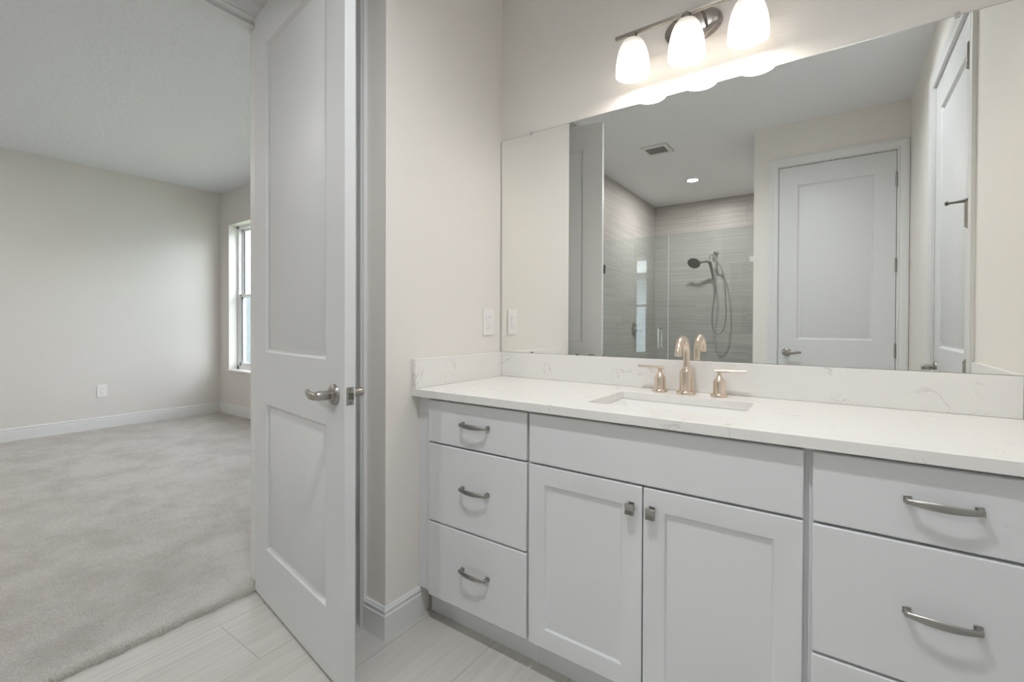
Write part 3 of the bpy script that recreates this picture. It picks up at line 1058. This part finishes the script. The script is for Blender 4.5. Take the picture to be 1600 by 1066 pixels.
# ------------------------------------------------------------------ mirror
MX0, MX1, MZ0, MZ1 = 0.007, XR - 0.012, ZS + 0.0012, 2.048
mi = thing('mirror', 'large frameless wall mirror above the backsplash', 'mirror', ((MX0 + MX1) / 2, 0, MZ0))
box(MX0, MX1, -0.0060, -0.0012, MZ0, MZ1).build('glass', 'mirror', mi)
mb = MB()
mb.box(0.0006, MX0 - 0.0002, -0.0085, -0.0004, MZ0, MZ1)
mb.box(MX0, MX1, -0.0064, -0.0008, MZ1 + 0.0001, MZ1 + 0.0022)
mb.box(MX1 + 0.0002, MX1 + 0.003, -0.0075, -0.0004, MZ0, MZ1)
mb.build('edge_trim', 'mirror_edge', mi)
for px, pz, sg in ((0.175, MZ1, 1), (1.628, MZ1, 1), (0.90, MZ1, 1)):
    mb = MB()
    mb.box(px - 0.006, px + 0.006, -0.0095, -0.0066, pz - 0.006, pz + 0.004)
    mb.box(px - 0.006, px + 0.006, -0.0066, -0.0004, pz + 0.0024, pz + 0.011)
    mb.lathe([(0.0045, 0.0), (0.0035, 0.0025), (0, 0.003)], (px, -0.0066, pz + 0.0075), (0, -1, 0), 12)
    cpp = mb.build('clip', 'clip', mi, bevel=0.001)
    tag(cpp, 'small clear plastic mirror clip')
for px in (0.185, 0.42, 1.585):
    cpp = MB().box(px - 0.007, px + 0.007, -0.0095, -0.0064, MZ0 - 0.0002, MZ0 + 0.0045).build('clip', 'darkmetal' if px < 1 else 'clip', mi, bevel=0.001)

# ------------------------------------------------------------------ vanity light
LX, LY, LZB = 0.903, -0.112, 2.272
vl = thing('vanity_light', 'brushed nickel three-shade vanity light above the mirror', 'light', (LX, 0, 2.28))
mb = MB()
prof = [(0.104, 0.062, 0.0005), (0.104, 0.062, 0.012), (0.096, 0.055, 0.015), (0.094, 0.053, 0.021), (0.084, 0.044, 0.025), (0.070, 0.034, 0.027)]
rings = [[mb.bm.verts.new((LX - 0.004 + a * math.cos(2 * PI * k / 48), -y0, 2.280 + bb_ * math.sin(2 * PI * k / 48))) for k in range(48)] for a, bb_, y0 in prof]
for A, B in zip(rings, rings[1:]):
    for i in range(48):
        f = mb.bm.faces.new((A[i], B[i], B[(i + 1) % 48], A[(i + 1) % 48])); f.smooth = True
mb.bm.faces.new(rings[0]); mb.bm.faces.new(rings[-1][::-1])
mb.build('backplate', 'lamp_nickel', vl)
mb = MB()
mb.box(0.634, 1.172, LY - 0.006, LY + 0.006, LZB - 0.007, LZB + 0.007)
mb.build('bar', 'lamp_nickel', vl, bevel=0.0025, seg=3)
for ax in (LX - 0.046, LX + 0.044):
    mb = MB()
    mb.tube([(ax, -0.022, 2.285), (ax, -0.05, 2.288), (ax, -0.08, 2.284), (ax, LY + 0.006, 2.274)], 0.0052, 12)
    mb.build('arm', 'lamp_nickel', vl)
SHADE_X = (0.704, 0.903, 1.102)
ZSB = 2.1135
for sxx in SHADE_X:
    holder = bpy.data.objects.new('lamp_shade', None)
    mb = MB()
    po = [(0.0225, 0.133), (0.034, 0.128), (0.0435, 0.115), (0.0515, 0.094), (0.0575, 0.070), (0.0615, 0.044), (0.0630, 0.020), (0.0630, 0.0)]
    pi_ = [(0.0605, 0.0), (0.0605, 0.020), (0.0590, 0.044), (0.055, 0.070), (0.049, 0.094), (0.041, 0.113), (0.032, 0.125), (0.0225, 0.130)]
    mb.lathe(po + pi_, (0, 0, 0), n=40, cap=False)
    bpy.data.objects.remove(holder)
    sh = mb.build('lamp_shade', 'shade', vl, local=True)
    sh.location = (sxx - LX, LY, ZSB - 2.28)
    tag(sh, 'frosted white glass shade')
    WM[sh] = Matrix.Translation((sxx, LY, ZSB))
    mb = MB()
    mb.lathe([(0.0, 0.158), (0.013, 0.157), (0.0165, 0.153), (0.0175, 0.142), (0.0255, 0.131), (0.026, 0.125), (0.0, 0.1245)], (0, 0, 0), n=28)
    mb.build('socket_cap', 'lamp_nickel', sh, local=True)
    mb = MB()
    mb.lathe([(0.0, 0.028), (0.012, 0.030), (0.021, 0.039), (0.024, 0.052), (0.021, 0.066), (0.014, 0.084), (0.0125, 0.120), (0, 0.120)], (0, 0, 0), n=24)
    mb.build('bulb', 'bulb', sh, local=True)
    ld = bpy.data.lights.new('bulb_light', 'POINT')
    ld.energy = BULB_WATTS
    ld.color = WARM
    ld.shadow_soft_size = 0.035
    lo = bpy.data.objects.new('bulb_light', ld)
    COL.objects.link(lo)
    lo.parent = sh
    lo.location = (0, 0, 0.031)

# ------------------------------------------------------------------ outlets
def outlet(name, label, face_x, y, z, w, h, group=None):
    o = thing(name, label, 'outlet', (face_x, y, z), group='wall outlets')
    box(face_x + 0.0004, face_x + 0.006, y - w / 2, y + w / 2, z - h / 2, z + h / 2).build('cover_plate', 'plastic', o, bevel=0.003, seg=3)
    f = box(face_x + 0.0055, face_x + 0.0085, y - 0.0168, y + 0.0168, z - 0.0335, z + 0.0335).build('socket_face', 'plastic', o, bevel=0.001)
    for s in (-1, 1):
        mb = MB()
        zc_ = z + s * 0.021
        mb.box(face_x + 0.0082, face_x + 0.0092, y - 0.0125, y + 0.0125, zc_ - 0.0105, zc_ + 0.0105)
        for dy in (-0.0063, 0.0063):
            mb.box(face_x + 0.009, face_x + 0.0094, y + dy - 0.0011, y + dy + 0.0011, zc_ - 0.001, zc_ + 0.007)
        mb.lathe([(0.0026, 0.0), (0.0026, 0.0004)], (face_x + 0.009, y, zc_ - 0.0065), (1, 0, 0), 10)
        r = mb.build('receptacle', 'plastic', f)
        r.data.materials.append(M['slot'])
        for p in r.data.polygons[6:]:
            p.material_index = 1
    return o


ow = outlet('wall_outlet', 'white outlet plate on the greige wall above the side splash', 0.0, -0.104, 1.168, 0.080, 0.126)
mb = MB()
for s in (-1, 1):
    mb.box(0.0084, 0.0094, -0.104 - 0.007, -0.104 + 0.007, 1.168 + s * 0.0045 - 0.003, 1.168 + s * 0.0045 + 0.003)
mb.build('test_button', 'plastic', ow)
outlet('wall_outlet', 'white outlet plate low on the long bedroom wall', XBL, -0.297, 0.420, 0.082, 0.128)

# ------------------------------------------------------------------ ceiling fixtures
def downlight(label, x, y, lens, spot=0.0):
    o = thing('ceiling_downlight', label, 'ceiling light', (x, y, ZC), group='recessed ceiling downlights')
    MB().lathe([(0.055, -0.0006), (0.085, -0.0006), (0.085, -0.003), (0.078, -0.006), (0.060, -0.005), (0.055, -0.004)], (x, y, ZC), n=40, cap=False).build('trim_ring', 'vent', o)
    MB().lathe([(0.0, -0.0032), (0.0545, -0.0032), (0.0545, -0.0022), (0.0, -0.0022)], (x, y, ZC), n=40, cap=False).build('lens', lens, o)
    if spot:
        ld = bpy.data.lights.new('added_downlight_beam', 'SPOT')
        ld.energy = spot
        ld.color = ADDED_LAMP_COLOUR
        ld.spot_size = math.radians(SPOT_CONE)
        ld.spot_blend = 1.0
        ld.shadow_soft_size = 0.055
        lo = bpy.data.objects.new('added_downlight_beam', ld)
        COL.objects.link(lo)
        lo.parent = o
        lo.location = (0, 0, -0.012)
    return o


downlight('round recessed downlight glowing in the shower ceiling', 0.0, -3.69, 'shower_lens')
downlight('unseen downlight added for the vanity shadows, nearer the bedroom doorway', 0.82, -1.38, 'lens', SPOT_MAIN_WATTS)  # added to cast the counter and pull shadows, in place of bounced flash
downlight('unseen fill downlight added to the bathroom ceiling nearer the right wall', 1.42, -1.38, 'lens', SPOT_SIDE_WATTS)  # second unseen lamp, added as fill across the vanity
downlight('unseen fill downlight added to the bedroom ceiling nearer the doorway, outside the picture', -2.2, -2.3, 'bedroom_fill_lens')  # made-up lamp that lifts the bedroom brightness
downlight('unseen fill downlight added to the bedroom ceiling nearer the outlet wall, outside the picture', -3.9, -2.3, 'bedroom_fill_lens')  # its twin, also added only as bedroom fill

ev = thing('exhaust_vent', 'square white exhaust fan grille on the ceiling in front of the shower', 'vent', (-0.04, -2.53, ZC))
mb = MB()
ex0, ex1, ey0, ey1 = -0.165, 0.080, -2.655, -2.415
for q in ((ex0, ex1, ey0, ey0 + 0.035), (ex0, ex1, ey1 - 0.035, ey1), (ex0, ex0 + 0.035, ey0 + 0.035, ey1 - 0.035), (ex1 - 0.035, ex1, ey0 + 0.035, ey1 - 0.035)):
    mb.box(q[0], q[1], q[2], q[3], ZC - 0.014, ZC - 0.0005)
mb.build('grille_frame', 'vent', ev, bevel=0.004)
mb = MB()
ny = 13
for k in range(ny):
    yy = ey0 + 0.042 + k * (ey1 - ey0 - 0.084) / (ny - 1)
    mb.box(ex0 + 0.035, ex1 - 0.035, yy - 0.003, yy + 0.003, ZC - 0.008, ZC - 0.004)
mb.build('slats', 'vent_slat_shade', ev)
box(ex0 + 0.03, ex1 - 0.03, ey0 + 0.03, ey1 - 0.03, ZC - 0.003, ZC - 0.0008).build('backing', 'vent_shade', ev)  # dark sheet painting the shade inside the grille

rg = thing('air_register', 'white louvred air register on the ceiling just above the open door', 'vent', (-0.55, -1.56, ZC))
mb = MB()
rx0, rx1, ry0, ry1 = -0.655, -0.385, -1.66, -1.46
for q in ((rx0, rx1, ry0, ry0 + 0.022), (rx0, rx1, ry1 - 0.022, ry1), (rx0, rx0 + 0.022, ry0 + 0.022, ry1 - 0.022), (rx1 - 0.022, rx1, ry0 + 0.022, ry1 - 0.022)):
    mb.box(q[0], q[1], q[2], q[3], ZC - 0.008, ZC - 0.0005)
mb.build('register_frame', 'vent', rg, bevel=0.003)
mb = MB()
for k in range(10):
    xx = rx0 + 0.034 + k * 0.0225
    mb.box(xx - 0.005, xx + 0.005, ry0 + 0.022, ry1 - 0.022, ZC - 0.004, ZC - 0.0012)
mb.build('louvres', 'vent', rg)
box(rx0 + 0.02, rx1 - 0.02, ry0 + 0.02, ry1 - 0.02, ZC - 0.0009, ZC - 0.0004).build('backing', 'vent_shade', rg)  # dark sheet painting the shade between louvres

# ------------------------------------------------------------------ shower
YG = -2.700
GZ1 = 2.025
struct('floor_shower', box(XSL, XW2, YSB, YG - 0.03, 0.0, 0.012), 'floor', 'tile floor inside the shower', 'floor')
struct('trim_5', box(XSL, XW2, YG - 0.06, YG + 0.05, 0.0, 0.085), 'quartz', 'low quartz curb under the shower glass', 'shower curb')
gd = thing('shower_door', 'clear glass shower door with a chrome pull, hinged on the tile side wall', 'shower door', (-0.34, YG, 0.09))
box(XSL + 0.012, 0.022, YG - 0.005, YG + 0.005, 0.098, GZ1).build('door_glass', 'shower_glass', gd)
for hz in (0.40, 1.735):
    mb = MB()
    mb.box(XSL + 0.0008, XSL + 0.030, YG - 0.022, YG + 0.022, hz - 0.045, hz + 0.045)
    mb.box(XSL + 0.022, XSL + 0.112, YG - 0.016, YG - 0.0052, hz - 0.045, hz + 0.045)
    mb.box(XSL + 0.022, XSL + 0.112, YG + 0.0052, YG + 0.016, hz - 0.045, hz + 0.045)
    tag(mb.build('hinge', 'darkmetal', gd, bevel=0.002), 'square dark nickel glass hinge')
for sg in (1, -1):
    mb = MB()
    hx = -0.052
    pts = []
    r_ = 0.018
    y0 = YG + sg * 0.006
    pts += [(hx, y0, 0.925), (hx, y0 + sg * 0.03, 0.925)]
    for k in range(1, 7):
        t = PI / 2 * k / 6
        pts.append((hx, y0 + sg * (0.03 + r_ * math.sin(t)), 0.925 + r_ * (1 - math.cos(t))))
    for k in range(0, 7):
        t = PI / 2 * k / 6
        pts.append((hx, y0 + sg * (0.03 + r_ * math.cos(t)), 1.118 - r_ * (1 - math.sin(t))))
    pts.append((hx, y0, 1.118))
    mb.tube(pts, 0.0095, 12, up=(1, 0, 0))
    tag(mb.build('pull_handle', 'chrome', gd), 'chrome tubular pull')
gp = thing('shower_screen', 'fixed clear glass shower panel beside the glass door', 'shower glass', (0.39, YG, 0.086))
box(0.026, XW2 - 0.003, YG - 0.005, YG + 0.005, 0.0855, GZ1).build('panel_glass', 'shower_glass', gp)
mb = MB()
mb.box(0.0223, 0.0258, YG - 0.006, YG + 0.006, 0.10, GZ1)
mb.build('edge_seal', 'clamp', gp)
for hz in (0.45, 1.732):
    mb = MB()
    mb.box(XW2 - 0.042, XW2 - 0.0008, YG + 0.0052, YG + 0.015, hz - 0.022, hz + 0.022)
    mb.box(XW2 - 0.042, XW2 - 0.0008, YG - 0.015, YG - 0.0052, hz - 0.022, hz + 0.022)
    tag(mb.build('clamp', 'clamp', gp, bevel=0.002), 'polished square glass clamp')

hs = thing('hand_shower', 'dark nickel hand shower with a looping hose on the tile wall', 'shower head', (0.06, YSB, 2.03))
mb = MB()
mb.lathe([(0.0, 0.001), (0.030, 0.001), (0.028, 0.008), (0.012, 0.012), (0, 0.012)], (0.06, YSB, 2.09), (0, 1, 0), 28)
mb.tube([(0.06, YSB + 0.01, 2.09), (0.06, YSB + 0.07, 2.095), (0.06, YSB + 0.12, 2.085), (0.06, YSB + 0.155, 2.055), (0.06, YSB + 0.165, 2.02)], 0.0105, 14)
mb.lathe([(0.013, 0.0), (0.016, 0.01), (0.016, 0.05), (0.011, 0.06)], (0.06, YSB + 0.165, 1.975), (0, 0, 1), 18)
mb.build('shower_arm', 'nickel', hs)
mb = MB()
mb.tube([(0.028, YSB + 0.19, 1.985), (0.02, YSB + 0.19, 2.03), (0.034, YSB + 0.18, 2.055), (0.052, YSB + 0.17, 2.04)], 0.008, 10)
mb.lathe([(0.020, -0.018), (0.023, 0.0), (0.022, 0.018)], (0.030, YSB + 0.195, 1.95), (-0.18, 0, 1), 20)
mb.build('holder', 'chrome', hs)
mb = MB()
hy = YSB + 0.20
mb.tube([(0.066, hy - 0.01, 1.735), (0.056, hy - 0.005, 1.80), (0.042, hy, 1.88), (0.028, hy + 0.004, 1.945), (-0.004, hy + 0.014, 1.968), (-0.06, hy + 0.024, 1.962), (-0.10, hy + 0.028, 1.958)], [0.010, 0.013, 0.018, 0.021, 0.018, 0.016, 0.018], 16)
mb.lathe([(0.0, 0.018), (0.030, 0.016), (0.077, 0.004), (0.081, -0.004), (0.079, -0.012), (0.0, -0.014)], (-0.160, hy + 0.035, 1.955), (0.10, -0.74, 0.66), 32)
mb.build('handset', 'darkmetal', hs)
mb = MB()
ctrl = [(0.066, hy - 0.01, 1.735), (0.075, hy - 0.03, 1.62), (0.066, hy - 0.05, 1.46), (0.046, hy - 0.06, 1.30), (0.046, hy - 0.06, 1.16), (0.075, hy - 0.06, 1.06), (0.125, hy - 0.06, 1.035),
        (0.175, hy - 0.06, 1.09), (0.203, hy - 0.06, 1.20), (0.210, hy - 0.06, 1.35), (0.203, hy - 0.055, 1.52), (0.190, hy - 0.05, 1.70), (0.168, hy - 0.045, 1.83), (0.135, hy - 0.04, 1.92), (0.095, hy - 0.037, 1.965), (0.062, hy - 0.036, 1.975)]


def spline(c, n=6):
    c = [Vector(p) for p in c]
    out = []
    for i in range(len(c) - 1):
        p0, p1, p2, p3 = c[max(i - 1, 0)], c[i], c[i + 1], c[min(i + 2, len(c) - 1)]
        for k in range(n):
            t = k / n
            out.append(0.5 * ((2 * p1) + (p2 - p0) * t + (2 * p0 - 5 * p1 + 4 * p2 - p3) * t * t + (3 * p1 - p0 - 3 * p2 + p3) * t ** 3))
    out.append(c[-1])
    return out


mb.tube(spline(ctrl), 0.0072, 10)
mb.build('hose', 'hose', hs)

sv = thing('shower_valve', 'round dark nickel shower valve with a small lever on the tile side wall', 'shower valve', (XSL, -3.86, 1.09))
MB().lathe([(0.0, 0.0006), (0.088, 0.0006), (0.086, 0.006), (0.060, 0.010), (0, 0.010)], (XSL, -3.86, 1.09), (1, 0, 0), 36).build('escutcheon', 'nickel', sv)
mb = MB()
mb.lathe([(0.030, 0.009), (0.027, 0.04), (0.020, 0.055), (0.018, 0.085), (0.0, 0.087)], (XSL, -3.86, 1.09), (1, 0, 0), 24)
mb.tube([(XSL + 0.072, -3.86, 1.09), (XSL + 0.076, -3.90, 1.075), (XSL + 0.078, -3.955, 1.06)], [0.010, 0.008, 0.007], 12)
mb.build('valve_lever', 'nickel', sv)

# ------------------------------------------------------------------ outside the windows
struct('ground', box(-22, 14, YWO + 0.02, 30, -0.35, -0.25), 'lawn', 'green lawn outside the bedroom windows', 'lawn')
nh = thing('neighbour_house', 'pale stucco house with white eaves across the lawn', 'house', (-4.0, 7.0, -0.25))
HY = 6.6
box(-11.0, 3.0, HY, HY + 5, -0.25, 2.75).build('wall', 'stucco', nh)
mb = MB()
mb.box(-11.6, 3.6, HY - 0.6, HY + 0.02, 2.72, 2.76)
mb.box(-11.6, 3.6, HY - 0.64, HY - 0.6, 2.66, 2.92)
mb.build('soffit', 'soffit', nh)
mb = MB()
mb.prism([(HY - 0.66, 2.90), (HY + 2.6, 4.4), (HY + 5.6, 2.90)], 'x', -11.7, 3.7)
mb.build('roof', 'roof', nh)
for wx in (-7.2, -2.35):
    mb = MB()
    for q in ((wx, wx + 0.07, 0.9, 2.3), (wx + 0.83, wx + 0.9, 0.9, 2.3), (wx, wx + 0.9, 0.9, 0.97), (wx, wx + 0.9, 2.23, 2.3), (wx, wx + 0.9, 1.57, 1.63)):
        mb.box(q[0], q[1], HY - 0.05, HY - 0.001, q[2], q[3])
    wf = mb.build('house_window', 'soffit', nh)
    box(wx + 0.07, wx + 0.83, HY - 0.02, HY - 0.004, 0.97, 2.23).build('house_pane', 'shutter', wf)


gw = box(-19.0, -12.2, 4.5, 4.9, -0.25, 1.95).build('garden_wall', 'slate')
tag(gw, 'blue grey garden wall outside the window beside the open door', 'wall')


def shrub(label, x, y, h, mat, n, group):
    s = thing('shrub', label, 'shrub', (x, y, -0.25), group='shrubs outside the bedroom windows')
    mb = MB()
    tips = []
    for k in range(9):
        a = 2 * PI * k / 9 + random.uniform(-0.3, 0.3)
        rr = random.uniform(0.12, 0.32)
        tip = (x + rr * math.cos(a), y + rr * math.sin(a), -0.25 + h * random.uniform(0.7, 1.0))
        mid = (x + rr * 0.4 * math.cos(a), y + rr * 0.4 * math.sin(a), -0.25 + h * 0.45)
        mb.tube([(x, y, -0.25), mid, tip], [0.012, 0.008, 0.004], 6)
        tips.append((mid, tip))
    mb.build('stems', 'bark', s)
    mb = MB()
    for k in range(n):
        mid, tip = random.choice(tips)
        t = random.uniform(0.1, 1.05)
        c = Vector(mid).lerp(Vector(tip), t) + Vector((random.uniform(-.09, .09), random.uniform(-.09, .09), random.uniform(-.09, .09)))
        d = Vector((random.uniform(-1, 1), random.uniform(-1, 1), random.uniform(-0.4, 1))).normalized()
        w_ = d.cross(Vector((random.uniform(-1, 1), random.uniform(-1, 1), random.uniform(-1, 1)))).normalized()
        L = random.uniform(0.05, 0.10)
        nn = d.cross(w_) * 0.006
        mb.face([c, c + d * L * 0.5 + w_ * L * 0.22 + nn, c + d * L, c + d * L * 0.5 - w_ * L * 0.22 + nn])
    mb.build('foliage', mat, s)


shrub('pink leaved shrub growing outside the bedroom window', -1.75, 2.7, 1.35, 'pink', 260, None)
shrub('low green shrub below the bedroom window', -1.75, 1.55, 0.85, 'leaf', 300, None)
shrub('green shrub by the lawn outside the bedroom window next to the door', -4.35, 2.3, 0.95, 'leaf', 260, None)
